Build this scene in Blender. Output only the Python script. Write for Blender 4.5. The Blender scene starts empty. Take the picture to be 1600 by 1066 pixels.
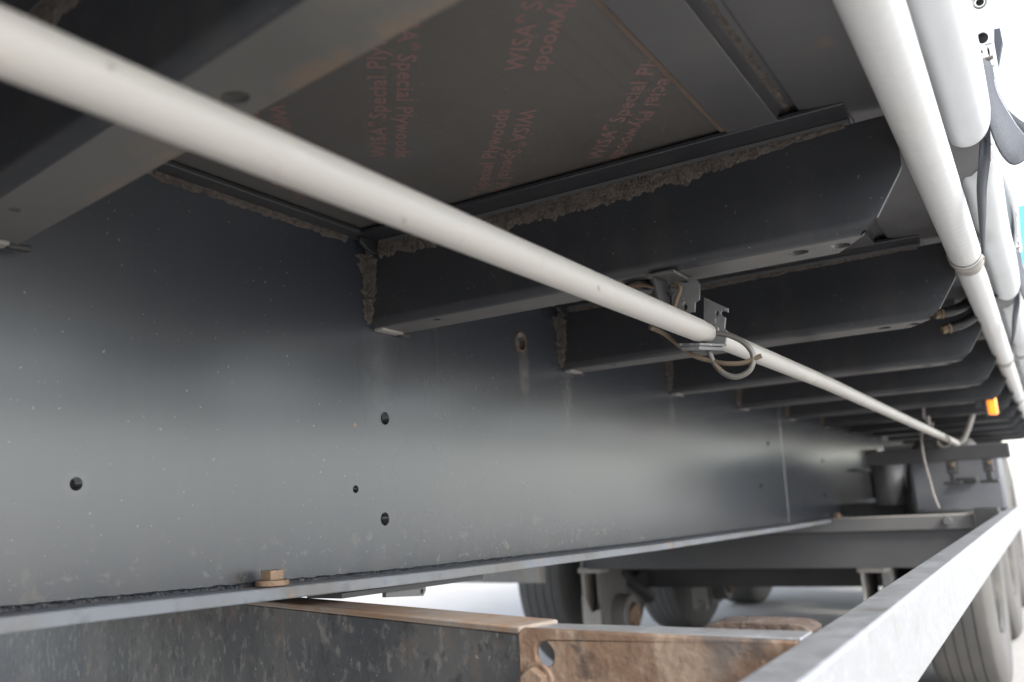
import bpy, bmesh, math, random
from mathutils import Vector, Matrix, noise as mnoise

random.seed(7)
# ------------------------------------------------------------------ units
# Plans are written in u = (along the trailer, out from the main beam, up); 1 unit = 0.75 m.
S, H = 0.75, 0.81                       # metres per unit, height of the zero level above the ground
def P(p): return Vector((p[0]*S, -p[1]*S, p[2]*S + H))
GZ = -H/S                               # ground level in plan units

scene = bpy.context.scene
# ------------------------------------------------------------------ camera
cam_d = bpy.data.cameras.new('camera'); cam = bpy.data.objects.new('camera', cam_d)
scene.collection.objects.link(cam); scene.camera = cam
_dx = Vector((848, 213, 1350)).normalized()
_dy = Vector((2280, -372, -1350)); _dy = (_dy - _dx*_dy.dot(_dx)).normalized()
_dz = _dx.cross(_dy)
if _dz.y > 0: _dz = -_dz
def _w(v): return Vector((v.dot(_dx), -v.dot(_dy), v.dot(_dz)))     # image axes to the place's axes
_r, _u, _b = _w(Vector((1, 0, 0))), _w(Vector((0, -1, 0))), _w(Vector((0, 0, -1)))
m = Matrix((( _r.x, _u.x, _b.x, 0), (_r.y, _u.y, _b.y, -S), (_r.z, _u.z, _b.z, H), (0, 0, 0, 1)))
cam.matrix_world = m
cam_d.sensor_width = 36; cam_d.lens = 1350/1600*36
cam_d.clip_start = 0.01; cam_d.clip_end = 2000
cam_d.dof.use_dof = True; cam_d.dof.focus_distance = 1.0; cam_d.dof.aperture_fstop = 5.0
# ------------------------------------------------------------------ sky and sun
EL = math.radians(36); TO_SUN = Vector((-0.30, -0.80, 0)).normalized()
world = bpy.data.worlds.new('World'); scene.world = world; world.use_nodes = True
wn, wl = world.node_tree.nodes, world.node_tree.links
bg = wn['Background']; sky = wn.new('ShaderNodeTexSky'); sky.sky_type = 'NISHITA'
sky.sun_disc = False; sky.sun_elevation = EL; sky.sun_rotation = math.atan2(TO_SUN.x, TO_SUN.y)
sky.air_density = 1.0; sky.dust_density = 1.2; sky.ozone_density = 0.6; sky.altitude = 0
hs = wn.new('ShaderNodeHueSaturation'); hs.inputs['Saturation'].default_value = 0.45   # thin even cloud
wl.new(sky.outputs[0], hs.inputs['Color']); wl.new(hs.outputs[0], bg.inputs['Color'])
bg.inputs['Strength'].default_value = 0.15
sd = bpy.data.lights.new('sun', 'SUN'); sun = bpy.data.objects.new('sun', sd)
scene.collection.objects.link(sun)
sd.energy = 1.5; sd.angle = math.radians(12); sd.color = (1, 0.96, 0.9)
sun.rotation_euler = (-Vector((TO_SUN.x*math.cos(EL), TO_SUN.y*math.cos(EL), math.sin(EL)))).to_track_quat('-Z', 'Y').to_euler()
sun.location = (0, -8, 9)
scene.view_settings.view_transform = 'Standard'; scene.view_settings.look = 'None'
scene.view_settings.exposure = 1.85; scene.view_settings.gamma = 1
scene.cycles.max_bounces = 8; scene.cycles.diffuse_bounces = 5; scene.cycles.glossy_bounces = 4
scene.cycles.caustics_reflective = False; scene.cycles.sample_clamp_indirect = 8

# ------------------------------------------------------------------ materials
class Mat:
    def __init__(s, name, base, rough=.5, metal=0, spec=.5):
        s.m = bpy.data.materials.new(name); s.m.use_nodes = True
        s.n, s.l = s.m.node_tree.nodes, s.m.node_tree.links
        s.b = s.n['Principled BSDF']
        s.b.inputs['Roughness'].default_value = rough; s.b.inputs['Metallic'].default_value = metal
        s.b.inputs['Specular IOR Level'].default_value = spec
        s.tc = s.n.new('ShaderNodeTexCoord').outputs['Object']
        rgb = s.n.new('ShaderNodeRGB'); rgb.outputs[0].default_value = (*base, 1); s.col = rgb.outputs[0]
        s.l.new(s.col, s.b.inputs['Base Color']); s.rough_v = rough; s.nrm = None
    def coords(s, scale=(1, 1, 1)):
        mp = s.n.new('ShaderNodeMapping'); mp.inputs['Scale'].default_value = scale
        s.l.new(s.tc, mp.inputs['Vector']); return mp.outputs[0]
    def noise(s, scale, detail=4, rough=.6, stretch=(1, 1, 1), dist=0):
        t = s.n.new('ShaderNodeTexNoise'); t.inputs['Scale'].default_value = scale
        t.inputs['Detail'].default_value = detail; t.inputs['Roughness'].default_value = rough
        t.inputs['Distortion'].default_value = dist
        s.l.new(s.coords(stretch), t.inputs['Vector']); return t.outputs['Fac']
    def ramp(s, fac, lo, hi):
        r = s.n.new('ShaderNodeMapRange'); r.inputs['From Min'].default_value = lo; r.inputs['From Max'].default_value = hi
        r.clamp = True; s.l.new(fac, r.inputs['Value']); return r.outputs[0]
    def mul(s, a, b, op='MULTIPLY'):
        k = s.n.new('ShaderNodeMath'); k.operation = op
        for i, v in enumerate((a, b)):
            if isinstance(v, (int, float)): k.inputs[i].default_value = v
            else: s.l.new(v, k.inputs[i])
        return k.outputs[0]
    def mix(s, fac, color):
        x = s.n.new('ShaderNodeMix'); x.data_type = 'RGBA'
        if isinstance(fac, (int, float)): x.inputs[0].default_value = fac
        else: s.l.new(fac, x.inputs[0])
        s.l.new(s.col, x.inputs[6]); x.inputs[7].default_value = (*color, 1)
        s.col = x.outputs[2]; s.l.new(s.col, s.b.inputs['Base Color']); return s
    def patches(s, color, scale, lo, hi, amt=1, **k):
        return s.mix(s.mul(s.ramp(s.noise(scale, **k), lo, hi), amt), color)
    def roughness(s, scale, lo, hi, **k):
        r = s.n.new('ShaderNodeMapRange'); s.l.new(s.noise(scale, **k), r.inputs['Value'])
        r.inputs['From Min'].default_value = .3; r.inputs['From Max'].default_value = .7
        r.inputs['To Min'].default_value = lo; r.inputs['To Max'].default_value = hi
        s.l.new(r.outputs[0], s.b.inputs['Roughness']); return s
    def bump(s, scale, dist, strength=1, **k):
        b = s.n.new('ShaderNodeBump'); b.inputs['Distance'].default_value = dist; b.inputs['Strength'].default_value = strength
        s.l.new(s.noise(scale, **k), b.inputs['Height'])
        if s.nrm: s.l.new(s.nrm, b.inputs['Normal'])
        s.nrm = b.outputs[0]; s.l.new(s.nrm, s.b.inputs['Normal']); return s
    def blob(s, centre, size):                      # 1 at the centre, 0 at an ellipsoid of the given half axes
        v = s.n.new('ShaderNodeVectorMath'); v.operation = 'SUBTRACT'; s.l.new(s.tc, v.inputs[0]); v.inputs[1].default_value = centre
        d = s.n.new('ShaderNodeVectorMath'); d.operation = 'DIVIDE'; s.l.new(v.outputs[0], d.inputs[0]); d.inputs[1].default_value = size
        q = s.n.new('ShaderNodeVectorMath'); q.operation = 'LENGTH'; s.l.new(d.outputs[0], q.inputs[0])
        return s.ramp(q.outputs['Value'], 1, .2)

RUST, RUST2, MUD, DUST = (.22, .115, .055), (.12, .06, .035), (.15, .115, .09), (.20, .19, .175)
def paint(name, base=(.030, .032, .037), rough=.38, grain=.25):
    k = Mat(name, base, rough)
    k.patches(DUST, 3, .45, .75, .10)
    k.patches(DUST, 120, .74, .80, .2, detail=2)
    k.patches(RUST, 40, .74, .80, .4, detail=3)
    k.roughness(9, rough-.06, rough+.12, detail=2)
    if grain: k.bump(140, .0006, grain, detail=2)
    return k
m_web = Mat('web_paint', (.030, .037, .050), .27, spec=1.0)
m_web.b.inputs['Coat Weight'].default_value = .35; m_web.b.inputs['Coat Roughness'].default_value = .24
m_web.patches((.060, .062, .064), 1.6, .25, .80, .7, stretch=(1, 1, .5), detail=5)         # dry road film
m_web.patches((.085, .085, .083), 14, .50, .95, .22, stretch=(1, 1, .16), detail=4)        # run marks
m_web.patches((.24, .21, .16), 40, .70, .75, .30, detail=3)                    # splashes
m_web.patches((.30, .29, .28), 170, .72, .76, .35, detail=1)
m_web.bump(2.0, .014, .32, detail=1, stretch=(1, 1, .8))
m_memb = paint('member_paint', (.024, .0265, .032), .38)
m_memb.patches((.085, .070, .052), 16, .52, .80, .40, stretch=(1, 1, .4), detail=5)
m_memb.patches((.2, .2, .2), 260, .83, .85, .4, detail=0)
m_under = paint('dusty_member_paint', (.075, .073, .070), .45)
m_under.patches((.13, .125, .12), 9, .45, .65, .7, detail=5).patches((.045, .045, .047), 16, .5, .7, .5)
m_flange = paint('flange_paint', (.19, .205, .23), .42)
m_flange.patches((.15, .14, .125), 10, .42, .68, .75, detail=6).patches((.30, .20, .13), 17, .63, .68, .8, detail=4).patches((.10, .10, .105), 30, .55, .68, .5, detail=5)
m_grey = paint('grey_steel', (.11, .11, .112), .5)
m_grey.patches((.12, .115, .11), 8, .4, .7, .5)
m_bar = paint('bar_paint', (.055, .056, .06), .45)
m_dark = paint('dark_steel', (.028, .028, .03), .5)
m_mud = Mat('dried_mud', (.125, .106, .092), .95).patches((.055, .045, .038), 90, .45, .62, .75, detail=6).patches((.20, .175, .155), 300, .52, .66, .7, detail=3).bump(320, .006, 1, detail=6)
m_rust = Mat('rust', (.130, .080, .052), .9).patches((.235, .175, .13), 20, .46, .60, .85, detail=7, dist=.6).patches((.040, .030, .026), 26, .56, .66, .85, detail=7).patches((.06, .062, .066), 9, .60, .70, .7, detail=6).bump(60, .004, .8, detail=6)
m_darkrust = Mat('dark_rust', (.075, .052, .040), .85).patches((.14, .11, .09), 40, .5, .65, .7, detail=6).patches((.035, .03, .028), 30, .5, .65, .7).bump(120, .004, .7)
m_boltm = Mat('rusty_bolt', (.27, .185, .125), .9).patches((.12, .075, .05), 70, .45, .62, .8, detail=6).patches((.36, .29, .22), 120, .55, .68, .7).bump(150, .001, .6)
m_peel = Mat('peeling_paint', (.030, .033, .038), .6).patches((.13, .125, .118), 5, .42, .66, .55, detail=5).patches((.17, .165, .155), 62, .54, .64, .65, detail=8, stretch=(1, 1, .8))
m_peel.patches((.014, .015, .017), 38, .54, .64, .75, detail=8).patches((.15, .105, .075), 14, .58, .72, .6, detail=7).patches((.36, .34, .30), 140, .67, .72, .6).bump(40, .002, .6)
m_rustedge = Mat('rusty_top', (.20, .13, .085), .85).patches((.21, .20, .185), 12, .45, .62, .7, detail=6).patches((.15, .08, .05), 30, .55, .75, .8).bump(80, .002, .5)
m_weld = Mat('weld_seam', (.02, .022, .028), .35).patches((.25, .24, .22), 160, .62, .72, .5).bump(110, .006, 1)
m_pole = Mat('pole_plastic', (.40, .385, .36), .42).patches((.50, .46, .41), 6, .5, .8, .35, stretch=(.5, 1, 1)).patches((.34, .29, .24), 45, .66, .76, .4).patches((.55,.53,.50), 90, .55, .8, .4, stretch=(.15, 1, 1)).bump(120, .0006, .2)
m_pole.patches((.20, .185, .17), 18, .61, .74, .5, detail=6, stretch=(.6, 1, 1)).patches((.27, .24, .20), 8, .56, .75, .40, detail=6, stretch=(.3, 1, 1)).patches((.14, .12, .10), 60, .68, .74, .6, detail=4)
m_galv = Mat('galvanised_steel', (.31, .32, .335), .42, .45).patches((.30, .305, .31), 70, .45, .65, .5, detail=6, stretch=(.25, 1, 1)).patches((.50, .50, .52), 160, .55, .7, .5).patches((.22, .19, .16), 12, .60, .75, .45, detail=6).roughness(30, .28, .55)
m_bracket = Mat('zinc_bracket', (.12, .122, .128), .45, .45).patches((.10, .09, .08), 40, .5, .7, .7).patches((.5, .5, .52), 120, .65, .72, .6).bump(200, .0006, .4)
m_pin = Mat('weathered_wire', (.15, .145, .135), .5, .4).patches((.16, .11, .06), 60, .5, .7, .7).bump(200, .0005, .4)
m_pinrust = Mat('rusty_wire', (.15, .115, .08), .7, .2).patches((.09, .06, .04), 70, .5, .7, .7)
m_ply = Mat('film_faced_plywood', (.068, .062, .058), .45).patches((.080, .079, .074), 2.2, .4, .65, .8).patches((.11, .10, .09), 90, .70, .75, .5, detail=1)
m_ply.patches((.040, .036, .033), 60, .60, .70, .25, stretch=(.02, 1, 1)).roughness(6, .40, .6).bump(4, .004, .2)
m_print = Mat('red_print', (.150, .088, .080), .6).patches((.074, .066, .061), 120, .60, .74, .45)
m_edge = Mat('plywood_edge', (.115, .082, .063), .85).patches((.08, .06, .05), 40, .45, .65, .7)
m_rail = Mat('rail_steel', (.066, .065, .069), .45).patches((.10, .09, .075), 16, .55, .75, .5).patches((.16, .095, .055), 13, .64, .74, .6, detail=6).patches((.028, .027, .027), 5, .58, .75, .4).roughness(8, .36, .58)
m_white = Mat('white_tube_paint', (.58, .59, .59), .38).patches((.55, .55, .52), 7, .5, .75, .35, stretch=(.6, 1, 1)).patches((.42, .41, .38), 30, .66, .78, .5, stretch=(2.5, .5, .5), detail=5)
m_white.bump(34, .004, .35, stretch=(2.2, .5, .5), detail=3)
m_collar = Mat('collar_rubber', (.30, .285, .265), .6).patches((.14, .125, .11), 30, .5, .7, .7)
m_tarp = Mat('white_tarpaulin', (.56, .58, .60), .5).patches((.45, .45, .45), 5, .5, .8, .4).bump(12, .006, .3)
m_cyan = Mat('cyan_tarpaulin', (.10, .52, .66), .5).patches((.2, .6, .7), 4, .4, .7, .4)
m_buckle = Mat('buckle_zinc', (.70, .71, .73), .35, .7).patches((.5, .5, .5), 60, .5, .7, .4)
m_hole = Mat('hole_shadow', (.012, .012, .012), .8).bump(60, .002, .3)
m_strap = Mat('strap_webbing', (.060, .066, .080), .75).patches((.09, .095, .105), 500, .5, .6, .6).bump(420, .001, .3)
m_stitch = Mat('strap_stitching', (.42, .42, .43), .8).bump(300, .001, .5)
m_tyre = Mat('tyre_rubber', (.095, .093, .09), .8).patches((.13, .125, .12), 5, .4, .7, .7).bump(90, .002, .5)
m_rim = Mat('wheel_rim', (.06, .058, .055), .5, .3).patches((.15, .12, .09), 14, .5, .7, .6)
m_hangergrey = Mat('primer_grey', (.32, .305, .29), .55).patches((.30, .21, .15), 16, .60, .72, .7).patches((.12, .115, .11), 6, .45, .7, .5)
m_wall = Mat('guard_steel', (.125, .132, .148), .35).patches((.17, .17, .175), 9, .45, .7, .6, stretch=(1, .5, 2)).patches((.2, .2, .2), 40, .68, .75, .4).bump(3, .01, .3)
m_tank = Mat('mudguard_paint', (.19, .19, .195), .4).patches((.23, .225, .22), 9, .5, .7, .5)
m_hose = Mat('rubber_hose', (.020, .020, .021), .45).bump(180, .0006, .3)
m_brass = Mat('dirty_brass', (.20, .145, .095), .55, .4).patches((.09, .07, .05), 60, .45, .65, .7)
m_lens = Mat('amber_lens', (1.0, .38, .05), .15); m_lens.b.inputs['Transmission Weight'].default_value = .2; m_lens.b.inputs['Emission Color'].default_value = (1, .30, .03, 1); m_lens.b.inputs['Emission Strength'].default_value = .22  # faint emission imitates daylight glowing through the amber plastic
m_lamp = Mat('lamp_housing', (.02, .02, .021), .5).bump(100, .0005, .2)
m_cable = Mat('grey_cable', (.23, .21, .20), .6).patches((.12, .1, .09), 30, .5, .7, .5)
m_ground = Mat('concrete_ground', (.42, .405, .385), .9).patches((.33, .315, .295), .5, .4, .65, .6).patches((.36, .345, .33), 5, .45, .7, .6).patches((.48, .46, .44), 40, .55, .7, .5).bump(60, .004, .4)

# ------------------------------------------------------------------ builders
col = scene.collection
class B:
    """a mesh collected in plan units"""
    def __init__(s): s.bm = bmesh.new()
    def v(s, p): return s.bm.verts.new(P(p))
    def face(s, pts): return s.bm.faces.new([s.v(p) for p in pts])
    def prism(s, pts, d):
        a = [s.v(p) for p in pts]; b = [s.v(Vector(p)+Vector(d)) for p in pts]; n = len(a)
        s.bm.faces.new(a); s.bm.faces.new(b[::-1])
        for i in range(n): s.bm.faces.new((a[i], b[i], b[(i+1) % n], a[(i+1) % n]))
        return s
    def box(s, lo, hi):
        x0, y0, z0 = lo; x1, y1, z1 = hi
        return s.prism([(x0, y0, z0), (x1, y0, z0), (x1, y1, z0), (x0, y1, z0)], (0, 0, z1-z0))
    def tube(s, path, r, seg=12, cap=True, closed=False):
        path = [Vector(p) for p in path]; n = len(path); rings = []; up = None
        for i, p in enumerate(path):
            a = path[i-1] if (i or closed) else p; b = path[(i+1) % n] if (i < n-1 or closed) else p
            t = (b-a).normalized()
            if up is None:
                up = Vector((0, 0, 1)) if abs(t.z) < .9 else Vector((0, 1, 0))
            up = (up - t*up.dot(t)).normalized(); w = t.cross(up)
            rr = r[i] if isinstance(r, (list, tuple)) else r
            rings.append([s.v(p + (up*math.cos(2*math.pi*k/seg) + w*math.sin(2*math.pi*k/seg))*rr) for k in range(seg)])
        for i in range(n if closed else n-1):
            A, C = rings[i], rings[(i+1) % n]
            for k in range(seg): s.bm.faces.new((A[k], A[(k+1) % seg], C[(k+1) % seg], C[k]))
        if cap and not closed: s.bm.faces.new(rings[0]); s.bm.faces.new(rings[-1])
        return s
    def ribbon(s, e1, e2, t=.003):
        A = [s.v(p) for p in e1]; C = [s.v(p) for p in e2]
        for i in range(len(A)-1): s.bm.faces.new((A[i], A[i+1], C[i+1], C[i]))
        s.solid = t*S; return s
    def grid(s, f, nu, nv, closed_u=False):
        V = [[s.v(f(i/(nu-1 if not closed_u else nu), j/(nv-1))) for j in range(nv)] for i in range(nu)]
        for i in range(nu if closed_u else nu-1):
            for j in range(nv-1): s.bm.faces.new((V[i][j], V[(i+1) % nu][j], V[(i+1) % nu][j+1], V[i][j+1]))
        return s
    def plate(s, outline, holes, fmap, t):
        """flat sheet with real holes; outline and holes in a sheet's own (u, v), fmap takes (u, v, w)"""
        cu = bpy.data.curves.new('c', 'CURVE'); cu.dimensions = '2D'; cu.fill_mode = 'BOTH'; cu.extrude = t/2
        loops = [outline] + [[(h[0]+h[2]*math.cos(a*math.pi/9), h[1]+h[3]*math.sin(a*math.pi/9)) for a in range(18)] for h in holes]
        for lp in loops:
            sp = cu.splines.new('POLY'); sp.points.add(len(lp)-1); sp.use_cyclic_u = True
            for q, p in zip(sp.points, lp): q.co = (p[0], p[1], 0, 1)
        o = bpy.data.objects.new('c', cu); me = bpy.data.meshes.new_from_object(o)
        vs = [s.v(fmap(*v.co)) for v in me.vertices]
        for f in me.polygons:
            try: s.bm.faces.new([vs[i] for i in f.vertices])
            except ValueError: pass
        bpy.data.objects.remove(o); bpy.data.curves.remove(cu); bpy.data.meshes.remove(me)
        return s
    def build(s, name, mat, parent=None, bevel=0, at=None, smooth=38):
        """at: this object's own origin in plan units (else its parent's)"""
        bmesh.ops.remove_doubles(s.bm, verts=s.bm.verts, dist=1e-6)
        bmesh.ops.recalc_face_normals(s.bm, faces=s.bm.faces)
        me = bpy.data.meshes.new(name); ow = P(at) if at else (wloc(parent) if parent else Vector())
        bmesh.ops.translate(s.bm, verts=s.bm.verts, vec=-ow); s.bm.to_mesh(me); s.bm.free()
        me.materials.append(mat.m)
        for f in me.polygons: f.use_smooth = True
        me.set_sharp_from_angle(angle=math.radians(smooth))
        o = bpy.data.objects.new(name, me); col.objects.link(o)
        o.location = ow - (wloc(parent) if parent else Vector()); o.parent = parent
        if hasattr(s, 'solid'):
            k = o.modifiers.new('thickness', 'SOLIDIFY'); k.thickness = s.solid; k.offset = 0
        if bevel:
            k = o.modifiers.new('bevel', 'BEVEL'); k.width = bevel*S; k.segments = 2; k.limit_method = 'ANGLE'; k.angle_limit = math.radians(50)
            k.use_clamp_overlap = True
        return o
def wloc(o):
    v = Vector()
    while o: v += o.location; o = o.parent
    return v
def thing(name, label, cat, at, group=None):
    o = bpy.data.objects.new(name, None); col.objects.link(o); o.location = P(at); o.empty_display_size = .05
    return tag(o, label, cat, group)
def tag(o, label, cat, group=None):
    o['label'] = label; o['category'] = cat
    if group: o['group'] = group
    return o
def copy_tree(o, parent, dx=0):
    c = o.copy(); col.objects.link(c); c.parent = parent; c.location.x += dx*S
    for ch in list(o.children): copy_tree(ch, c)
    return c
def struct(o): o['kind'] = 'structure'; return o
def spline(pts, n=8):
    pts = [Vector(p) for p in pts]; out = []; q = [2*pts[0]-pts[1]] + pts + [2*pts[-1]-pts[-2]]
    for i in range(1, len(q)-2):
        a, b, c, d = q[i-1:i+3]
        for k in range(n):
            t = k/n; out.append(.5*((2*b)+(c-a)*t+(2*a-5*b+4*c-d)*t*t+(3*b-a-3*c+d)*t**3))
    return out + [pts[-1]]
def mud_strip(o0, along, down, out, length, width, n, rows=6, thick=.008, seed=0, wob=1):
    """crust of mud with a ragged lower edge; width(t) gives its depth"""
    o0, along, down, out = map(Vector, (o0, along, down, out)); b = B()
    def f(u, v):
        w = width(u)*(.85 + wob*(.40*mnoise.noise((u*length*32, seed, 0)) + .22*mnoise.noise((u*length*110, seed, 5)) + .10*mnoise.noise((u*length*260, seed, 8))))
        w = max(w, .002)
        hgt = thick*.5*(.6+.45*mnoise.noise((u*length*110, v*5, seed))+.25*mnoise.noise((u*length*300, v*14, seed)))*(1-.9*v**2)
        if v == 1: hgt = -.001
        return o0 + along*(u*length) + down*(w*v) + out*hgt
    return b.grid(f, n, rows)

# ------------------------------------------------------------------ setting
b = B(); N = 900/S
b.face([(-N, -N, GZ), (N, -N, GZ), (N, N, GZ), (-N, N, GZ)])
struct(b.build('ground', m_ground, at=(0, 0, GZ)))

# ------------------------------------------------------------------ trailer
XA, XB = -3.2, 11.6
chassis = thing('semi_trailer', 'underbody of a dark grey curtain trailer, with deep main beam, cross members and plywood floor', 'trailer', (0, 0, GZ))
def fz(x):                               # top face of the main beam's bottom flange
    k = [(-4, -.085), (.54, -.0865), (1.25, -.106), (2.27, -.124), (3.6, -.138), (6.55, -.158), (12, -.17)]
    for (a, za), (c, zc) in zip(k, k[1:]):
        if x <= c: return za + (zc-za)*(x-a)/(c-a)
    return k[-1][1]
xs = [XA + (6.62-XA)*i/60 for i in range(61)]
holes = [(1.682, .368, .021, .021), (1.194, .163, .0118, .0118), (1.188, -.013, .0115, .0115), (1.114, .039, .0072, .0065), (.619, .051, .0085, .0082),
         (3.664, .2, .014, .013), (3.497, .023, .014, .012), (3.30, .115, .006, .006), (4.646, .143, .016, .013), (4.613, -.031, .016, .012),
         (4.165, -.076, .011, .010), (4.291, -.073, .011, .010), (-.3, .05, .009, .009), (-.3, -.02, .011, .011)]
out = [(x, fz(x)-.002) for x in xs] + [(6.62, .4875), (XA, .4875)]
web = B().plate(out, holes, lambda u, v, w: (u, w-.008, v), .016).build('web_plate', m_web, chassis, smooth=20)
for sc_, lo, hi, am, cl in ((34, .59, .66, .30, (.24, .20, .14)), (75, .60, .66, .35, (.22, .21, .19)), (9, .45, .70, .35, (.10, .095, .085))):
    k = m_web.blob(P((1.6, 0, -.115)) - P((0, 0, GZ)), (3.6*S, .5, .115*S))
    m_web.mix(m_web.mul(m_web.mul(k, am), m_web.ramp(m_web.noise(sc_, detail=4), lo, hi)), cl)
for cx, cz, sx, sz, am, cl in ((1.682, .365, .034, .036, .9, (.17, .12, .085)), (1.69, .30, .03, .09, .35, (.26, .24, .21)), (1.178, .25, .05, .12, .18, (.22, .22, .22)),
                       (1.895, .26, .035, .11, .25, (.25, .24, .22)), (2.60, .27, .03, .1, .25, (.25, .24, .22)), (.62, .05, .02, .02, .2, (.2, .2, .2)), (1.115, .147, .005, .006, .9, (.3, .13, .04))):
    k = m_web.blob(P((cx, 0, cz)) - P((0, 0, GZ)), (sx*S, .5, sz*S)); m_web.mix(m_web.mul(m_web.mul(k, am), m_web.ramp(m_web.noise(40), .25, .6)), cl)
# rims of the larger holes
b = B(); b.tube([(1.682+.0215*math.cos(a*math.pi/16), .0005, .368+.0215*math.sin(a*math.pi/16)) for a in range(32)], .0022, 6, closed=True)
b.build('hole_rim', m_rust, web)
# bottom flange of the main beam, with a shallow belly
def flange(y0, y1, name, parent):
    b = B(); prof = [(y0, 0), (y1, -.001), (y1, -.0185), (y0, -.0175)]
    xs = [XA + (7.4-XA)*i/70 for i in range(71)]
    return b.grid(lambda u, v: (lambda q, x: (x, q[0], fz(x)+q[1]))(prof[round(v*4) % 4], XA+(6.35-XA)*u), 71, 5).build(name, m_flange, parent, bevel=.002)
flange(-.09, .052, 'bottom_flange', chassis)
b = B()
def weldf(u, v):
    x = XA+(6.6-XA)*u; a = v*math.pi/2; r = .0048+.0012*mnoise.noise((x*45, 3, 0))+.0009*mnoise.noise((x*190, 1, 0))
    return (x, r*math.cos(a)+.0002, fz(x)+r*1.35*math.sin(a)-.001)
b.grid(weldf, 1500, 5).build('weld_bead', m_weld, chassis)
b = B()
def weldv(u, v):
    a = math.pi*v; z = -.135+.60*u; r = .0045+.0015*mnoise.noise((9, z*90, 0)); return (3.893-.02*(1-u)+r*math.cos(a), r*.35*math.sin(a), z)
b.grid(weldv, 90, 6).build('weld_bead', m_web, chassis)
B().box((5.98, .001, -.075), (6.03, .055, .235)).build('end_stiffener', m_rust, chassis, bevel=.003)
B().box((5.35, .001, .098), (5.85, .03, .106)).build('shelf_strip', m_grey, chassis)
# thin wear strip and lug below the flange
b = B(); b.prism([(1.03, -.03, -.1285), (1.42, -.03, -.1365), (1.42, .044, -.1365), (1.03, .044, -.1285)], (0, 0, .008)); b.build('wear_strip', m_dark, chassis)
B().plate([(1.140, -.131), (1.245, -.131), (1.248, -.138), (1.240, -.1475), (1.140, -.139)], [(1.236, -.1395, .0045, .0045)], lambda u, v, w: (u, .035+w, v), .008).build('lug', m_grey, chassis)
# mud along the floor at the beam
mud_strip((-1, .0015, .485), (1, 0, 0), (0, 0, -1), (0, 1, 0), 2.1, lambda u: .020, 420, thick=.012, seed=2).build('mud_crust', m_mud, chassis)
B().box((XA, -.09, .4785), (6.6, .034, .4868)).build('top_flange', m_dark, chassis, bevel=.002)
# far main beam and the floor between
b = B().prism([(XA, -1.34, -.12), (6.6, -1.34, -.16), (6.6, -1.34, .487), (XA, -1.34, .487)], (0, .016, 0)); b.build('web_plate', m_memb, chassis)
B().prism([(XA, -1.40, -.12), (7.4, -1.40, -.165), (7.4, -1.26, -.165), (XA, -1.26, -.12)], (0, 0, -.018)).build('bottom_flange', m_memb, chassis)
# floor panels
for i, x0 in enumerate((-3.25, -1.62, .01, 1.64, 3.27, 4.90, 6.53, 8.16, 9.79)):
    B().box((x0, -2.36, .4885), (x0+1.624, .679, .52)).build('floor_panel', m_ply, chassis, bevel=.001)
floor = [o for o in chassis.children if o.name.startswith('floor_panel')][2]
B().box((XA, .6795, .484), (XB, .6865, .52)).build('panel_edge', m_edge, chassis)
# side rail: bottom strip, groove, sloping outer face
prof = [(.688, .480), (.757, .478), (.7575, .4875), (.764, .4955), (.780, .4955), (.7835, .486), (.80, .483), (.955, .474), (.985, .49), (.99, .56), (.95, .58), (.95, .53), (.688, .53)]
b = B(); n = len(prof)
b.prism([(XA, y, z) for y, z in prof], (XB-XA, 0, 0)); b.build('side_rail', m_rail, chassis, bevel=.0015)
mud_strip((.2, .765, .4945), (1, 0, 0), (0, 1, 0), (0, 0, -1), 1.4, lambda u: .008, 320, thick=.005, seed=9, wob=1.6).build('mud_crust', m_mud, chassis)

# printed words on the plywood: pairs of facing lines, each row shifted by half a step
ux, uy = -.767, -.642                                        # reading direction in the place's axes
def word_line(s0, v, flip):
    t = bpy.data.curves.new('t', 'FONT'); t.body = 'WISA  Special Plywoods'; t.size = .030*S; t.resolution_u = 2; t.offset = .00045; t.space_character = 1.06
    o = bpy.data.objects.new('t', t); me = bpy.data.meshes.new_from_object(o)
    t.body = 'WISA'; bpy.context.view_layer.update(); wa = bpy.data.meshes.new_from_object(o); xw = max(q.co.x for q in wa.vertices)
    t.body = '\u00ae'; t.size = .015*S; wr = bpy.data.meshes.new_from_object(o)
    bb = bmesh.new(); bb.from_mesh(me); n0 = len(bb.verts); bb.from_mesh(wr); bb.verts.ensure_lookup_table()
    for q in bb.verts[n0:]: q.co += Vector((xw+.0006, .0125*S, 0))
    bb.to_mesh(me); bb.free(); bpy.data.meshes.remove(wa); bpy.data.meshes.remove(wr)
    w = max(q.co.x for q in me.vertices); k = .405*S/w
    # along the row, and across it (glyph tops of the first line face -v)
    U = Vector((ux, uy, 0)); W = Vector((.642, -.767, 0)); sg = -1 if flip else 1
    for q in me.vertices:
        l, hgt = q.co.x*k, q.co.y*1.0
        if flip: q.co = U*((s0+.405)*S - l) + W*(v*S + hgt)
        else: q.co = U*(s0*S + l) + W*(v*S - hgt)
    bpy.data.objects.remove(o); bpy.data.curves.remove(t); return me
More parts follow.
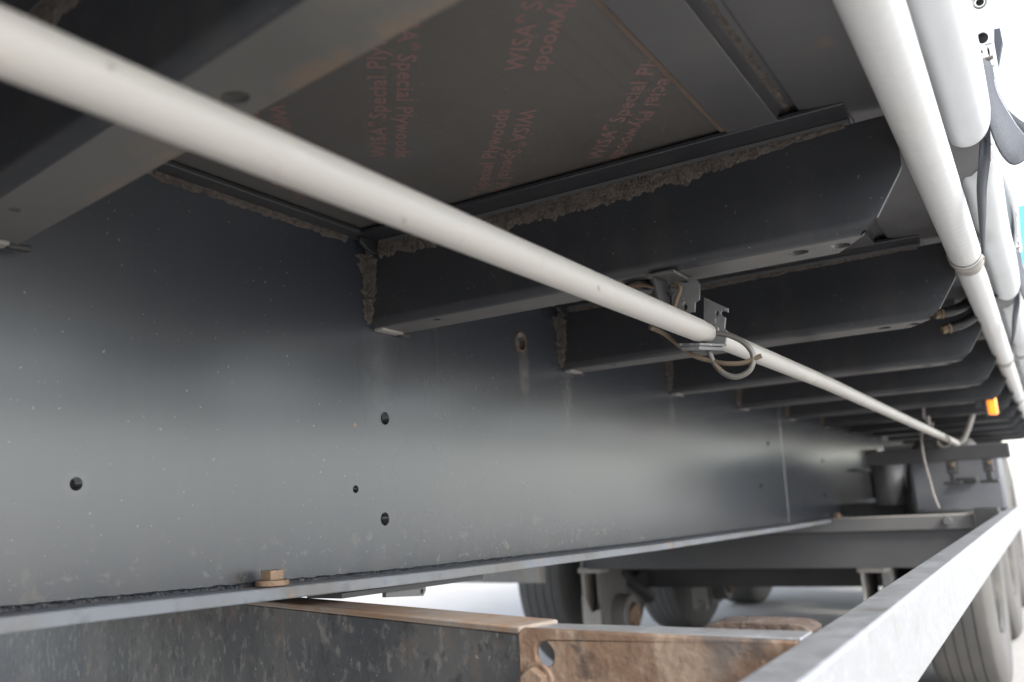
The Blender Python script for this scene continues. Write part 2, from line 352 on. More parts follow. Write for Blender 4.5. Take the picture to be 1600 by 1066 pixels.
for kk in range(-4, 9):
    v = .61 + .155*kk
    s_base = (-.763 if kk % 2 == 0 else -.513)
    for j in range(-4, 4):
        s0 = s_base + .503*j
        xm = -.767*(s0+.2)+.642*v; ym = .642*(s0+.2)+.767*v
        if not (.0 < xm < 1.25 and -.1 < ym < .9): continue
        for flip, dv in ((False, .011), (True, .024)):
            me = word_line(s0, v+dv, flip); bmt = bmesh.new(); bmt.from_mesh(me)
            for co, no in (((0, -.678*S, 0), (0, -1, 0)), ((0, -.06*S, 0), (0, 1, 0)), ((.02*S, 0, 0), (-1, 0, 0)), ((1.63*S, 0, 0), (1, 0, 0))):
                bmesh.ops.bisect_plane(bmt, geom=bmt.verts[:]+bmt.edges[:]+bmt.faces[:], plane_co=co, plane_no=no, clear_outer=True)
            bmesh.ops.translate(bmt, verts=bmt.verts, vec=Vector((0, 0, P((0, 0, .4884)).z - wloc(chassis).z)))
            if bmt.faces:
                bmt.to_mesh(me); me.name = 'printed_words'; me.materials.append(m_print.m)
                lt = bpy.data.objects.new('printed_words', me); col.objects.link(lt); lt.parent = floor
            bmt.free()

# cross members ------------------------------------------------------
X1, PITCH = 1.155, .715
def cross_member(detail):
    xo = X1; at = (xo, 0, .40)
    b = B().plate([(.003, .338), (.8540, .338), (.8865, .390), (.8905, .398), (.8905, .470), (.003, .470)], [], lambda u, v, w: (xo+w, u, v), .006)
    loop = [(xo+.013-r*math.cos(q*math.pi/16), .338-r*math.sin(q*math.pi/16)) for r, order in ((.016, range(9)), (.010, range(8, -1, -1))) for q in order]
    def bend(u, v):
        x, z = loop[round(u*len(loop)) % len(loop)]
        return (x, .003 + ((.8540-.0200*(.338-z)/.013) - .003)*v, z)
    b.grid(bend, len(loop), 2, closed_u=True)
    # bottom flange with its holes
    xf0, xf1 = xo+.013, xo+.082
    hl = [(.129, xo+.030, .007, .007), (.743, xo+.019+.02, .014, .013), (.797, xo+.024+.02, .014, .013), (.44, xo+.045, .008, .008)]
    o = b.build('cross_member', m_memb, chassis, at=at)
    B().plate([(.003, xf0), (.834, xf0), (.788, xf1), (.003, xf1)], hl, lambda u, v, w: (v, u, .325+w), .006).build('lower_flange', m_under, o)
    B().box((xo-.055, .022, .4775), (xo+.07, .839, .4845)).build('upper_flange', m_memb, o, bevel=.0015)
    B().box((xo-.006, .03, .4695), (xo+.004, .836, .4772)).build('flange_lip', m_grey, o, bevel=.001)
    b = B(); b.prism([(xo-.045, .018, .4770), (xo+.03, .018, .477), (xo+.03, .018, .455), (xo-.012, .018, .452), (xo-.03, .018, .458), (xo-.045, .018, .466)], (0, .008, 0)); b.build('end_tab', m_dark, o, bevel=.002)
    B().box((xo+.012, .001, .3175), (xo+.072, .022, .3235)).build('end_foot', m_hangergrey, o, bevel=.002)
    B().box((xo+.072, .004, .3165), (xo+.098, .016, .3235)).build('foot_bolt', m_dark, o, bevel=.002)
    n = 420 if detail else 160
    mud_strip((xo-.004, .03, .470), (0, 1, 0), (0, 0, -1), (-1, 0, 0), .80, lambda u: (.020+.010*math.sin(3*u+.5))*(1.15-.9*max(0, u-.72)/.28), n, thick=.010, seed=4).build('mud_crust', m_mud, o)
    mud_strip((xo-.004, .002, .465), (0, 0, -1), (0, 1, 0), (-1, 0, 0), .138, lambda u: .030-.018*u, 140, thick=.012, seed=6, wob=1.9).build('mud_crust', m_mud, o)
    mud_strip((xo-.004, .0015, .455), (0, 0, -1), (-1, 0, 0), (0, 1, 0), .12, lambda u: .022-.014*u, 140, thick=.007, seed=16, wob=2.6).build('mud_crust', m_mud, o)
    return o
proto = cross_member(True)
mud_top = [q for q in proto.children if q.name.startswith('mud_crust')][0].data.name
proto['label'] = 'cross member carrying the pole bracket and a round plug'
near = None
thin = mud_strip((X1-.004, .03, .470), (0, 1, 0), (0, 0, -1), (-1, 0, 0), .80, lambda u: .009+.004*math.sin(5*u), 240, thick=.006, seed=11).build('mud_crust', m_mud, proto)
thin_mesh = thin.data; bpy.data.objects.remove(thin)
for k in (-5, -4, -3, -2, -1, 1, 2, 3, 4, 5, 6, 7, 8, 9, 10):
    c = copy_tree(proto, chassis, PITCH*k)
    if 'label' in c: del c['label']
    if k == -1:
        c.rotation_euler.z = math.radians(-8.0); near = c; c['label'] = 'nearest cross member, blurred, with rust along its lower flange'
    if k >= 1:
        [q for q in c.children if q.name.startswith('mud_crust') and q.data.name == mud_top][0].data = thin_mesh
# plug under the second visible member
b = B(); b.tube([(1.195, .502, .3215), (1.195, .502, .306)], .021, 20); b.build('rubber_plug', m_dark, proto, bevel=.002)
b = B(); b.tube([(1.195+.0215*math.cos(a*math.pi/12), .502+.0215*math.sin(a*math.pi/12), .3135) for a in range(24)], .0032, 6, closed=True); b.build('plug_rim', m_rust, proto)
# rust patches lying on the nearest flange (thin scale)
for (yy, xx, ly, lx) in ((.60, .068, .09, .016), (.44, .05, .05, .012)):
    pass
m_memb_near = paint('worn_member_paint', (.105, .103, .098), .5)
m_memb_near.patches(RUST, 9, .60, .72, .6, detail=6).patches((.12, .115, .105), 9, .45, .68, .6)
for (bx, by, sx, sy, am) in ((.078, .62, .022, .15, .9), (.05, .42, .02, .10, .5), (.075, .36, .012, .2, .5), (.03, .75, .03, .12, .5)):
    k = m_memb_near.blob(P((bx, by, -.075)) - P((0, 0, 0)), (sx*S, sy*S, .05))
    m_memb_near.mix(m_memb_near.mul(m_memb_near.mul(k, am), m_memb_near.ramp(m_memb_near.noise(20, detail=6), .38, .58)), (.20, .135, .085))
old = [q for q in near.children if q.name.startswith('lower_flange')][0]
f2 = B().plate([(.003, X1+.013), (.834, X1+.013), (.788, X1+.082), (.003, X1+.082)], [(.497, X1+.056, .0125, .0105), (.13, X1+.035, .006, .006)], lambda u, v, w: (v, u, .325+w), .006).build('lower_flange', m_memb_near, proto)
old.data = f2.data; bpy.data.objects.remove(f2)

# outer end brackets and the marker lamp at the fifth member
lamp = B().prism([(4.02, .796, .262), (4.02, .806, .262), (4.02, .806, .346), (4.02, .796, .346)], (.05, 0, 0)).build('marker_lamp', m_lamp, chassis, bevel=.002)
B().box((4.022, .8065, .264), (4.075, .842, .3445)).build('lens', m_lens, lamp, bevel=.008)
b = B(); b.tube(spline([(4.05, .775, .395), (4.03, .778, .37), (4.03, .768, .335), (4.04, .80, .308)]), .006, 8); b.build('lamp_bracket', m_dark, lamp)
b = B(); b.box((4.025, .765, .298), (4.06, .797, .325)); b.build('lamp_mount', m_dark, lamp, bevel=.002)

# rear running gear -----------------------------------------------------
def wheel(x, y0, y1, inner):
    R = .662; yc = (y0+y1)/2; w = (y1-y0)/2; zc = GZ+R
    o = B(); prof = []
    half = [(0.56, .985), (.57, .78), (.64, .99), (.80, 1.06), (.93, 1.02), (.985, .86)]
    side = [(R*r, w*k) for r, k in half]
    tread = []
    for g in range(5):
        a, c = -.80+g*.325, -.80+g*.325+.29
        tread += [(R*(1-.010*abs(a)**3), a*w), (R*(1-.010*abs(c)**3), c*w)]
        if g < 4: tread += [(R*.975, (c+.004)*w), (R*.975, (c+.031)*w)]
    loop = [(r, -k) for r, k in side] + tread + [(r, k) for r, k in side[::-1]]
    o.grid(lambda u, v: (lambda q, a: (x+q[0]*math.cos(a), yc+q[1], zc+q[0]*math.sin(a)))(loop[round(v*(len(loop)-1))], 2*math.pi*u), 64, len(loop), closed_u=True)
    root = o.build('wheel', m_rim, chassis, at=(x, yc, zc)); me = root.data
    # the wheel's own mesh is its rim; the tyre is a part of it
    t = root; t.name = 'tyre'; t.data.materials[0] = m_tyre.m
    bb = B(); s = 1 if inner > yc else -1
    rp = [(.56, .97), (.53, .93), (.50, .55), (.34, .45), (.30, .62), (.15, .66), (.12, .95), (.0, .97)]
    bb.grid(lambda u, v: (lambda q, a: (x+R*q[0]*math.cos(a), yc+s*w*q[1], zc+R*q[0]*math.sin(a)))(rp[round(v*(len(rp)-1))], 2*math.pi*u), 40, len(rp), closed_u=True)
    rp2 = [(.56, -.97), (.52, -.9), (.48, -.3), (.2, -.2), (.0, -.2)]
    bb.grid(lambda u, v: (lambda q, a: (x+R*q[0]*math.cos(a), yc+s*w*q[1], zc+R*q[0]*math.sin(a)))(rp2[round(v*(len(rp2)-1))], 2*math.pi*u), 40, len(rp2), closed_u=True)
    r = bb.build('wheel', m_rim, chassis, at=(x, yc, zc))
    t.parent = r; t.location = (0, 0, 0)
    return r
for ax in (5.42, 7.17, 8.92):
    wheel(ax, -1.97, -1.62, 0); wheel(ax, .34, .66, -1)
    b = B(); b.tube([(ax, -1.6, GZ+.662), (ax, .36, GZ+.662)], .085, 20); b.build('axle', m_dark, chassis)
    for yb in (-1.33, .19):
        hb = B(); y0, y1 = yb-.055, yb+.055; xh = ax-.85
        zt = fz(xh)-.02
        # open fronted hanger: two cheeks, a top plate, a notched front plate
        cheek = [(xh-.02, zt), (xh+.42, zt), (xh+.36, -.46), (xh+.30, -.80), (xh+.05, -.80), (xh-.02, -.55)]
        hang = hb.prism([(x, y0, z) for x, z in cheek], (0, .014, 0)).build('hanger_bracket', m_hangergrey, chassis, bevel=.003)
        hb = B(); hb.prism([(x, y1-.014, z) for x, z in cheek], (0, .014, 0)); hb.build('cheek_plate', m_grey, hang, bevel=.003)
        B().box((xh-.035, y0-.012, -.405), (xh+.10, y1+.012, -.375)).build('top_plate', m_hangergrey, hang, bevel=.006)
        b = B(); b.prism([(xh-.03, y0, -.82), (xh-.03, y0+.03, -.82), (xh-.03, y0+.045, -.76), (xh-.03, y1-.03, -.76), (xh-.03, y1-.015, -.82), (xh-.03, y1, -.82), (xh-.03, y1, -.60), (xh-.03, (y0+y1)/2, -.62), (xh-.03, y0+.01, -.53), (xh-.03, y0, -.53)], (.014, 0, 0)); b.build('front_plate', m_hangergrey, hang, bevel=.003)
        B().box((xh-.022, y0+.02, -.372), (xh+.05, y0+.07, zt)).build('stay', m_bar, hang, bevel=.003)
        b = B(); b.tube([(xh+.22, y0-.02, -.66), (xh+.22, y1+.09, -.66)], .115, 28); b.build('pivot_bush', m_grey, hang, bevel=.006)
        b = B(); b.tube([(xh+.22, y1+.09, -.66), (xh+.22, y1+.115, -.66)], .07, 6); b.build('pivot_bolt', m_rust, hang, bevel=.006)
        b = B(); b.prism([(xh+.22, yb-.03, -.56), (xh+.45, yb-.03, -.50), (xh+1.0, yb-.03, -.36), (xh+1.35, yb-.03, -.30), (xh+1.40, yb-.03, -.42), (xh+1.0, yb-.03, -.52), (xh+.5, yb-.03, -.68), (xh+.22, yb-.03, -.76)], (0, .06, 0)); b.build('trailing_arm', m_bar, chassis, bevel=.012)
        b = B(); b.tube([(xh+1.3, yb, -.30), (xh+1.3, yb, -.27), (xh+1.3, yb, -.24), (xh+1.3, yb, -.20), (xh+1.3, yb, zt)], [.12, .15, .13, .15, .12], 24); b.build('air_spring', m_tyre, chassis)
        b = B(); b.tube([(xh+.30, yb+.02, -.42), (xh+.75, yb+.02, -.62)], .045, 16); b.build('damper', m_dark, chassis)
B().box((4.15, -2.0, -.42), (4.2, -1.42, -.30)).build('mudguard_bar', m_hangergrey, chassis, bevel=.004)
b = B(); b.grid(lambda u, v: (5.42+.78*math.cos(2.9-2.5*u), -2.0+.45*v, -.413+.78*math.sin(2.9-2.5*u)), 24, 3); b.solid = .008; b.build('mudguard', m_dark, chassis)
# frame cross bars behind the rack
B().box((XB-.3, -2.36, -.1), (XB-.25, .55, .483)).build('added_rear_plate', m_grey, chassis, bevel=.004)  # added end plate, closes off bright sky past the last members
B().prism([(4.475, -1.3, -.378), (4.475, .69, -.378), (4.475, .69, -.207), (4.475, -1.3, -.207)], (.05, 0, 0)).build('frame_crossbar', m_bar, chassis, bevel=.004)
B().prism([(5.3, -1.3, -.56), (5.3, .55, -.545), (5.3, .55, -.40), (5.3, -1.3, -.40)], (.06, 0, 0)).build('frame_crossbar', m_dark, chassis, bevel=.004)
b = B(); b.grid(lambda u, v: (4.98-.06*math.sin(u*math.pi), .18+.15*u, -.10+.25*v), 14, 3); b.solid = .006; b.build('mudguard', m_tank, chassis)

B().box((5.02, -.25, -.34), (5.04, .345, -.085)).build('gap_blocker', m_dark, chassis, bevel=.002)  # added dark plate that blocks the bright gap below the mudguard

# ------------------------------------------------------------------ rack slung under the beam
rack = thing('pallet_rack', 'rusty steel rack hung below the main beam, with a bright galvanised outer rail', 'rack', (.87, .2, -.2))
b = B(); b.box((.45, .7725, -.245), (5.15, .819, -.140)); b.build('outer_rail', m_galv, rack, bevel=.004)
TZ = -.1400
A0, A1 = (1.77, -2.70), (.870, .462)
dxa, dya = A1[0]-A0[0], A1[1]-A0[1]; ln = math.hypot(dxa, dya); nx, ny = -dya/ln, dxa/ln
if nx < 0: nx, ny = -nx, -ny
b = B(); b.prism([(A0[0], A0[1], -.80), (A1[0], A1[1], -.80), (A1[0]+.008*nx, A1[1]+.008*ny, -.80), (A0[0]+.008*nx, A0[1]+.008*ny, -.80)], (0, 0, .656)); b.build('cross_beam', m_peel, rack, bevel=.002)
b = B(); b.prism([(A0[0]-.003*nx, A0[1], -.1438), (A1[0]-.003*nx, A1[1], -.1438), (A1[0]+.062*nx, A1[1]+.062*ny, -.1438), (A0[0]+.062*nx, A0[1]+.062*ny, -.1438)], (0, 0, .0085)); b.build('beam_top', m_rustedge, rack, bevel=.0025)
B().plate([(.464, -.36), (.772, -.36), (.772, -.1398), (.470, -.1360), (.464, -.142)], [(.497, -.163, .012, .014), (.535, -.232, .010, .010)], lambda u, v, w: (.866+w, u, v), .010).build('end_plate', m_rust, rack, bevel=.002)
B().box((.88, .462, -.1445), (.925, .772, -.1392)).build('plate_edge', m_galv, rack, bevel=.001)
b = B(); b.tube([(.858, .487, -.192), (.846, .487, -.192)], .017, 6); b.tube([(.863, .487, -.192), (.858, .487, -.192)], .021, 20); b.build('bolt', m_rust, rack, bevel=.002)
b = B(); b.prism([(.925, .655, -.1415), (.925, .668, -.1345), (.925, .70, -.1325), (.925, .76, -.1335), (.925, .7705, -.139), (.925, .7705, -.144), (.925, .715, -.144), (.925, .705, -.1395), (.925, .685, -.1395), (.925, .672, -.144), (.925, .655, -.144)], (.05, 0, 0)); b.build('gusset', m_darkrust, rack, bevel=.001)
# bolts through the flange into the rack (head and washer)
def flange_bolt(x, y):
    z = fz(x)
    o = B().tube([(x, y, z+.0005), (x, y, z+.0085)], .0235, 24).build('washer', m_boltm, rack, at=(x, y, z), bevel=.0015)
    b = B(); a0 = .30; r = .0165
    b.prism([(x+r*math.cos(a0+k*math.pi/2+.6), y+r*math.sin(a0+k*math.pi/2+.6), z+.0085) for k in range(4)], (0, 0, .0135)); b.build('bolt_head', m_boltm, o, bevel=.0012)
flange_bolt(.902, .030); flange_bolt(4.72, .026)
B().prism([(4.45, -.55, -.206), (4.45, .668, -.206), (4.45, .668, -.1466), (4.45, .056, -.1466), (4.45, .056, -.1660), (4.45, -.55, -.1660)], (.01, 0, 0)).build('far_cross_beam', m_grey, rack, bevel=.002)
B().box((4.45, .056, -.1464), (4.53, .668, -.1410)).build('beam_top', m_hangergrey, rack, bevel=.002)
b = B(); b.tube([(4.448, .56, -.17), (4.43, .56, -.17)], .02, 10); b.build('bolt', m_grey, rack, bevel=.003)
B().box((4.42, .672, -.205), (4.56, .770, -.118)).build('corner_bracket', m_dark, rack, bevel=.003)

# ------------------------------------------------------------------ white pole and what holds it
pole = thing('telescopic_pole', 'long round off-white pole running under the cross members along the beam', 'pole', (1.25, .578, .243))
def pp(x, dy=0, dz=0):
    return (x, .578 + .0115*max(0, x-2.1), .243 - .0190*max(0, x-2.1))
n = 30
b = B(); b.tube([pp(-.6+(1.235+.6)*i/n) for i in range(n+1)], .0172, 28); b.build('outer_tube', m_pole, pole, bevel=.002)
b = B(); pts = [pp(1.2355+(4.80-1.2355)*i/40) for i in range(41)]
e = Vector(pts[-1]); path = pts[:-1] + spline([e, e+Vector((.015, .012, .000)), e+Vector((.01, .036, .016)), e+Vector((-.005, .062, .06)), e+Vector((-.02, .092, .125)), e+Vector((-.02, .097, .165))], 6)
nn = len(path); b.tube(path, [.0158]*41 + [.0158-.003*min(1, i/8) for i in range(nn-41)], 22); b.build('inner_tube', m_pole, pole)

hang = thing('pole_hanger', 'bent zinc bracket under the cross member, its upright notched plate holding the white pole', 'bracket', (1.22, .57, .3))
# upper hanger: foot under the flange and a plate hanging down
sh = lambda u, v, w: (1.212+w+.25*(u-.555), u, v)
B().plate([(.549, .322), (.586, .318), (.5905, .309), (.588, .286), (.582, .283), (.580, .268), (.572, .268), (.572, .262), (.549, .262)], [(.557, .312, .004, .006), (.5675, .277, .0032, .005)], sh, .005).build('hanger_plate', m_bracket, hang, bevel=.0008)
B().box((1.150, .535, .3160), (1.215, .578, .3212)).build('foot', m_under, hang, bevel=.001)
b = B(); b.prism([(1.205, .5475, .318), (1.205, .5475, .262), (1.165, .5475, .275), (1.150, .5475, .314)], (0, -.005, 0)); b.build('side_plate', m_dark, hang, bevel=.0008)
# lower cradle: base under the pole and an upright plate with hook notches
sl = lambda u, v, w: (1.268+w+.22*(u-.585), u, v)
B().plate([(.5735, .226), (.604, .222), (.6085, .243), (.6055, .2475), (.6085, .264), (.6030, .268), (.6025, .273), (.6055, .2755), (.6130, .2715), (.6135, .2780), (.600, .2865), (.5800, .2995)],
          [(.597, .272, .0025, .0045), (.5965, .245, .0018, .009)], sl, .006).build('cradle_plate', m_bracket, hang, bevel=.0008)
b = B(); b.prism([(1.225, .545, .2225), (1.262, .574, .2225), (1.272, .606, .2195), (1.232, .578, .2195)], (0, 0, .0045)); b.build('cradle_base', m_bracket, hang, bevel=.0008)
b = B(); b.prism([(1.229, .549, .2155), (1.263, .576, .2155), (1.271, .600, .2135), (1.234, .576, .2135)], (0, 0, .0068)); b.build('cradle_base', m_bracket, hang, bevel=.0008)
clip = thing('retaining_pin', 'grey bent wire pin with a large open loop through the pole bracket', 'pin', (1.275, .6, .23))
ring = spline([(1.268, .588, .243), (1.27, .612, .2355), (1.272, .632, .222), (1.274, .6425, .206), (1.274, .6425, .190), (1.273, .634, .177), (1.271, .616, .1715), (1.269, .598, .1795), (1.267, .5845, .199), (1.264, .578, .226), (1.262, .5765, .236)], 6)
b = B(); b.tube(ring, .0042, 10); b.build('loop', m_pin, clip)
b = B(); b.tube(spline([(1.215, .508, .2555), (1.24, .520, .2475), (1.255, .540, .226), (1.262, .557, .2105), (1.266, .578, .2015), (1.268, .602, .1935), (1.272, .630, .1915), (1.275, .656, .199)], 6), .0036, 10); b.build('shank', m_pinrust, clip)
tie = thing('wire_tie', 'rusty twist of wire through the top hole of the pole hanger', 'wire', (1.21, .555, .31))
b = B(); b.tube(spline([(1.20, .556, .31), (1.197, .566, .308), (1.196, .568, .300), (1.197, .561, .287), (1.198, .555, .274), (1.203, .550, .281)], 6), .0032, 8); b.build('twist', m_pinrust, tie)
b = B(); b.tube(spline([(1.197, .525, .319), (1.198, .540, .309), (1.2, .553, .297)], 5), .0036, 8); b.build('end', m_dark, tie)
# far pin, tag and hanging cable
ring2 = thing('retaining_pin', 'small ring pin on the far end of the white pole', 'pin', (4.25, .6, .2))
b = B(); b.tube([(4.25, .609+.025*math.cos(a*math.pi/12), .180+.025*math.sin(a*math.pi/12)) for a in range(24)], .0045, 8, closed=True); b.build('ring', m_pin, ring2)
b = B(); b.tube(spline([(4.25, .630, .187), (4.245, .612, .21), (4.245, .585, .217), (4.25, .568, .212), (4.25, .567, .233), (4.25, .573, .260), (4.25, .568, .265)], 6), .0052, 8); b.build('shank', m_pin, ring2)
cab = B().tube(spline([(4.10, 0.562, 0.330), (4.120, 0.5564, 0.2811), (4.120, 0.5625, 0.2767), (4.120, 0.5616, 0.2548), (4.120, 0.5450, 0.2302), (4.120, 0.5344, 0.1810), (4.120, 0.5353, 0.0984), (4.120, 0.5450, 0.0158), (4.120, 0.5537, -0.0518), (4.120, 0.5660, -0.1037)], 8), .0048, 8).build('loose_cable', m_cable, at=(4.120, 0.5608, 0.2635))
tag(cab, 'thin grey cable hanging loose beside the far end of the white pole', 'cable')
b = B(); b.tube(spline([(4.120, 0.5678, 0.2829), (4.120, 0.5713, 0.2767), (4.120, 0.5696, 0.2504), (4.120, 0.5537, 0.2302)], 6), .0095, 8); b.build('cable_sleeve', m_cable, cab)

# air hoses behind the third member's outer end
def hose(name, label, path, fit):
    t = thing('air_hose', label, 'hose', path[0], 'air hoses at the member ends')
    b = B(); b.tube(spline(path, 8), .0135, 14); b.build('rubber_tube', m_hose, t)
    a, c = Vector(fit[0]), Vector(fit[1]); d = (c-a)
    b = B(); b.tube([a, a+d*.5], .0125, 6); b.tube([a+d*.5, a+d*.72], .0155, 6); b.tube([a+d*.72, c], .010, 12); b.build('fitting', m_brass, t, bevel=.0015)
hose('air_hose', 'upper black air hose curving up behind the white tube from a brown fitting', [(2.40, .818, .423), (2.42, .848, .430), (2.45, .880, .452), (2.47, .90, .480), (2.49, .915, .50)], [(2.385, .800, .418), (2.40, .822, .424)])
hose('air_hose', 'lower black air hose curving up behind the white tube from a brown fitting', [(2.48, .826, .396), (2.49, .858, .405), (2.51, .896, .432), (2.53, .918, .46), (2.55, .94, .49)], [(2.47, .805, .391), (2.48, .832, .398)])

# ------------------------------------------------------------------ white tube along the edge
tube = thing('edge_tube', 'thick white round tube along the trailer edge, in sections joined by collars', 'tube', (1.8, .922, .43))
def tc(x): return Vector((x, .9225-.0050*x, .43))
ends = [-2.2, .09, 1.845, 3.55, 5.35, 7.1, 8.9]
for i in range(len(ends)-1):
    x0, x1 = ends[i]+.085, ends[i+1]
    px = [x0-.03, x0, x0+.05, x0+.10]+[x0+.10+(x1-.13-x0)*k/24 for k in range(1, 24)]+[x1-.028, x1-.018, x1-.010, x1-.004, x1]
    pr = [.0235, .0242, .0252, .026]+[.0265+.0018*k/24 for k in range(1, 24)]+[.0283, .0278, .0265, .0245, .020]
    b = B(); b.tube([tc(x) for x in px], pr, 36); b.build('tube_section', m_white, tube, smooth=60)
    b = B(); b.tube([tc(x) for x in (x1-.030, x1-.022, x1+.004, x1+.016, x1+.022, x1+.040, x1+.046, x1+.062, x1+.075)], [.0292, .0312, .0312, .0300, .0280, .0285, .0300, .0290, .0225], 36); b.build('end_collar', m_collar, tube, smooth=60)
    b = B(); b.tube([tc(x)+Vector((0, 0, -.0005)) for x in (x1-.0305, x1-.0215)], [.0300, .0305], 36, cap=False); b.build('collar_band', m_white, tube)
for i in range(len(ends)-1):       # flat hanger that carries each collar from the side rail
    x1 = ends[i+1]; b = B()
    b.prism([(x1+.01, tc(x1).y+.026, .425), (x1+.01, tc(x1).y+.030, .425), (x1+.01, tc(x1).y+.034, .50), (x1+.01, tc(x1).y+.030, .50)], (.03, 0, 0)); b.build('strap_hanger', m_collar, tube)

# ------------------------------------------------------------------ side curtain
cur = thing('side_curtain', 'white tarpaulin side curtain hanging above the trailer edge in bulging bays', 'curtain', (1.3, .99, .5))
for i in range(-3, 8):
    x1 = 1.36+1.26*i; x0 = x1-1.26+.11; n = 26
    def f(u, v):
        e = min(1, (1-u)/.045) ; e = math.sqrt(max(0, 1-(1-e)**2)); e2 = min(1, u/.03)
        k = .55+.45*e
        if i != 0: pass
        a = -math.pi*.98+ (math.pi*1.18)*v
        yy = .9610+.0315*math.cos(a)*k; zz = .508+.042*math.sin(a)*k*e2
        yy += .0015*math.sin(u*9+i)
        return (x0+(x1-x0)*u, yy, zz)
    b = B(); b.grid(f, 40, 22); b.solid = .004; b.build('curtain_bay', m_tarp, cur, smooth=60)
    b = B(); b.prism([(x1-.06, .945, .485), (x1+.115, .945, .485), (x1+.115, .985, .485), (x1-.06, .985, .485)], (0, 0, .03)); b.build('bay_gap', m_grey, cur)
b = B(); b.grid(lambda u, v: (XA+(XB-XA)*u, 1.0-.012*math.cos(2*math.pi*(XA+(XB-XA)*u-1.36)/1.26)*(1-v)**2-.006, .525+3.2*v), 140, 12); b.solid = .004; b.build('curtain_sheet', m_tarp, cur)
flap = B().prism([(3.2, 1.018, .881), (3.2, 1.075, .881), (3.2, 1.060, .666), (3.2, 1.002, .661)], (.012, 0, 0)).build('loose_flap', m_cyan, at=(3.2, 1.03, .77), bevel=.003)
tag(flap, 'pale cyan tarpaulin flap beside the farther strap buckle', 'flap')

def buckle(dx, label):
    t = thing('curtain_buckle', label, 'buckle', (1.4+dx, 1.0, .65), 'curtain buckles')
    x = 1.4+dx
    B().plate([(.990, .80), (1.0235, .80), (1.0165, .70), (1.0125, .648), (1.0125, .613), (.9860, .613), (.9885, .656), (.9895, .72)],
              [(1.0045, .709, .0055, .006), (1.0005, .6515, .0075, .009), (1.0050, .6275, .0016, .0075), (.9965, .630, .0012, .003)], lambda u, v, w: (x+w, u, v), .004).build('plate', m_buckle, t, bevel=.0008)
    B().box((x+.006, .992, .618), (x+.010, 1.010, .72)).build('hole_shade_sheet', m_hole, t)  # near-black sheet, puts the shade inside the buckle holes in as colour
    b = B(); b.tube([(x-.003, 1.0045+.0085*math.cos(a*math.pi/10), .709+.0095*math.sin(a*math.pi/10)) for a in range(20)], .0014, 6, closed=True); b.build('ring', m_pin, t)
    b = B(); b.prism([(x-.012, .9862, .6150), (x-.012, 1.0100, .6165), (x-.012, 1.0100, .6150), (x-.012, .9862, .6128)], (.03, 0, 0)); b.build('ledge', m_collar, t)
    b = B(); b.tube([(x-.004, 1.002, .640), (x-.004, 1.0115, .640), (x-.004, 1.0115, .637)], .0012, 6); b.tube([(x, .990, .612), (x-.002, .9905, .602)], .0035, 8); b.tube([(x, 1.006, .612), (x-.002, 1.0065, .603)], .004, 8); b.build('hook', m_buckle, t)
buckle(0, 'nearest light metal buckle plate with round and teardrop holes on the curtain')
buckle(1.26, 'farther light metal buckle plate beside the pale cyan flap')
pad = B().prism([(1.45, 1.0175, .685), (1.45, 1.0255, .684), (1.45, 1.0260, .660), (1.45, 1.0150, .623), (1.45, 1.0148, .664)], (.012, 0, 0)).build('strap_end', m_strap, at=(1.45, 1.02, .65), bevel=.001)
tag(pad, 'short dark strap end sticking up beside the nearest buckle', 'strap')

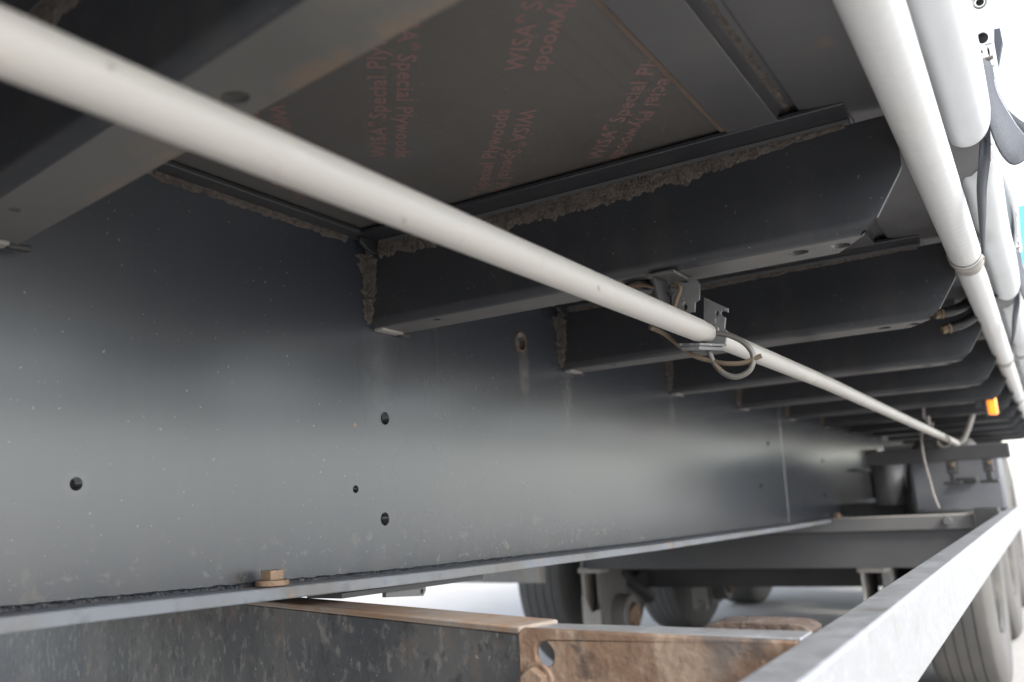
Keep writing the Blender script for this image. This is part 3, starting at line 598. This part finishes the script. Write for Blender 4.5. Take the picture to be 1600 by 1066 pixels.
def strap(dx, label, full):
    t = thing('tension_strap', label, 'strap', (1.37+dx, .98, .5), 'dark tension straps')
    sh = lambda L: [Vector(p)+Vector((dx, 0, 0)) for p in L]
    A = spline(sh([(1.36, .991, .590), (1.36, .987, .547), (1.36, .983, .508), (1.36, .977, .475), (1.365, .972, .452), (1.40, .964, .427), (1.47, .958, .410), (1.60, .951, .400), (1.72, .946, .398)]), 5)
    C = spline(sh([(1.385, .9945, .592), (1.385, .9915, .554), (1.385, .990, .514), (1.385, .987, .480), (1.395, .982, .455), (1.43, .973, .430), (1.50, .966, .412), (1.62, .956, .402), (1.75, .948, .400)]), 5)
    b = B(); b.ribbon(A, C, .004); b.build('webbing', m_strap, t)
    e1 = spline(sh([(1.35, .9935, .600), (1.35, .990, .542), (1.35, .9905, .508), (1.35, .996, .467), (1.352, 1.004, .443), (1.356, 1.0125, .434), (1.36, 1.0235, .437), (1.37, 1.039, .452), (1.38, 1.053, .475)]), 5)
    e2 = spline(sh([(1.38, 1.0055, .600), (1.385, 1.007, .564), (1.39, 1.011, .545), (1.40, 1.018, .526), (1.41, 1.025, .508), (1.42, 1.0345, .492), (1.43, 1.0455, .488), (1.44, 1.055, .496), (1.45, 1.064, .510)]), 5)
    b = B(); b.ribbon(e1, e2, .003); b.build('loop', m_strap, t)
    b = B(); b.tube([p+Vector((-.003, -.0005, -.002)) for p in e2[3:]], .0010, 5); b.build('stitching', m_stitch, t)
    e3 = [p.lerp(q, .45)+Vector((-.004, 0, -.003)) for p, q in zip(e1, e2)]
    for k in range(6, len(e3)-4, 2):
        pass
    r1 = spline(sh([(1.43, 1.012, .552), (1.44, 1.022, .540), (1.45, 1.034, .527), (1.46, 1.050, .515), (1.47, 1.066, .508)]), 5)
    r2 = spline(sh([(1.45, 1.018, .530), (1.46, 1.026, .510), (1.47, 1.036, .495), (1.48, 1.049, .488), (1.49, 1.062, .492)]), 5)
    b = B(); b.ribbon(r1, r2, .003); b.build('loop_return', m_strap, t)
strap(0, 'nearest dark tension strap with a loop hanging from the near buckle', True)
strap(1.26, 'farther dark tension strap hanging from the buckle beside the cyan flap', True)

# ------------------------------------------------------------------ box behind the rack
box = thing('guard_panel', 'dark grey flat guard panel hung in front of the rear wheels, behind the galvanised rail', 'panel', (4.7, .55, -.1))
b = B(); b.box((4.68, .395, -.140), (4.735, .800, .165)); b.build('panel', m_wall, box, bevel=.02)
B().box((4.665, .44, -.130), (4.6795, .74, -.121)).build('lower_rim', m_wall, box, bevel=.002)
b = B(); b.box((4.5, .235, .098), (4.56, .845, .166)); b.build('hanging_bar', m_dark, box, bevel=.004)
for y in (.60, .75):
    c = B().box((4.50, y-.02, .040), (4.60, y+.02, .097)).build('clamp', m_dark, box, bevel=.004)
    b = B(); b.box((4.50, y-.012, .005), (4.56, y+.012, .0398)); b.box((4.50, y-.04, -.010), (4.60, y+.035, .0048)); b.build('clamp_foot', m_lamp, c, bevel=.003)
    b = B(); b.tube([(4.49, y+.01, .08), (4.4995, y+.01, .08)], .010, 6); b.build('nut', m_brass, c)
b = B(); b.box((4.655, .60, -.005), (4.6785, .69, .02)); b.build('handle', m_dark, box, bevel=.006)
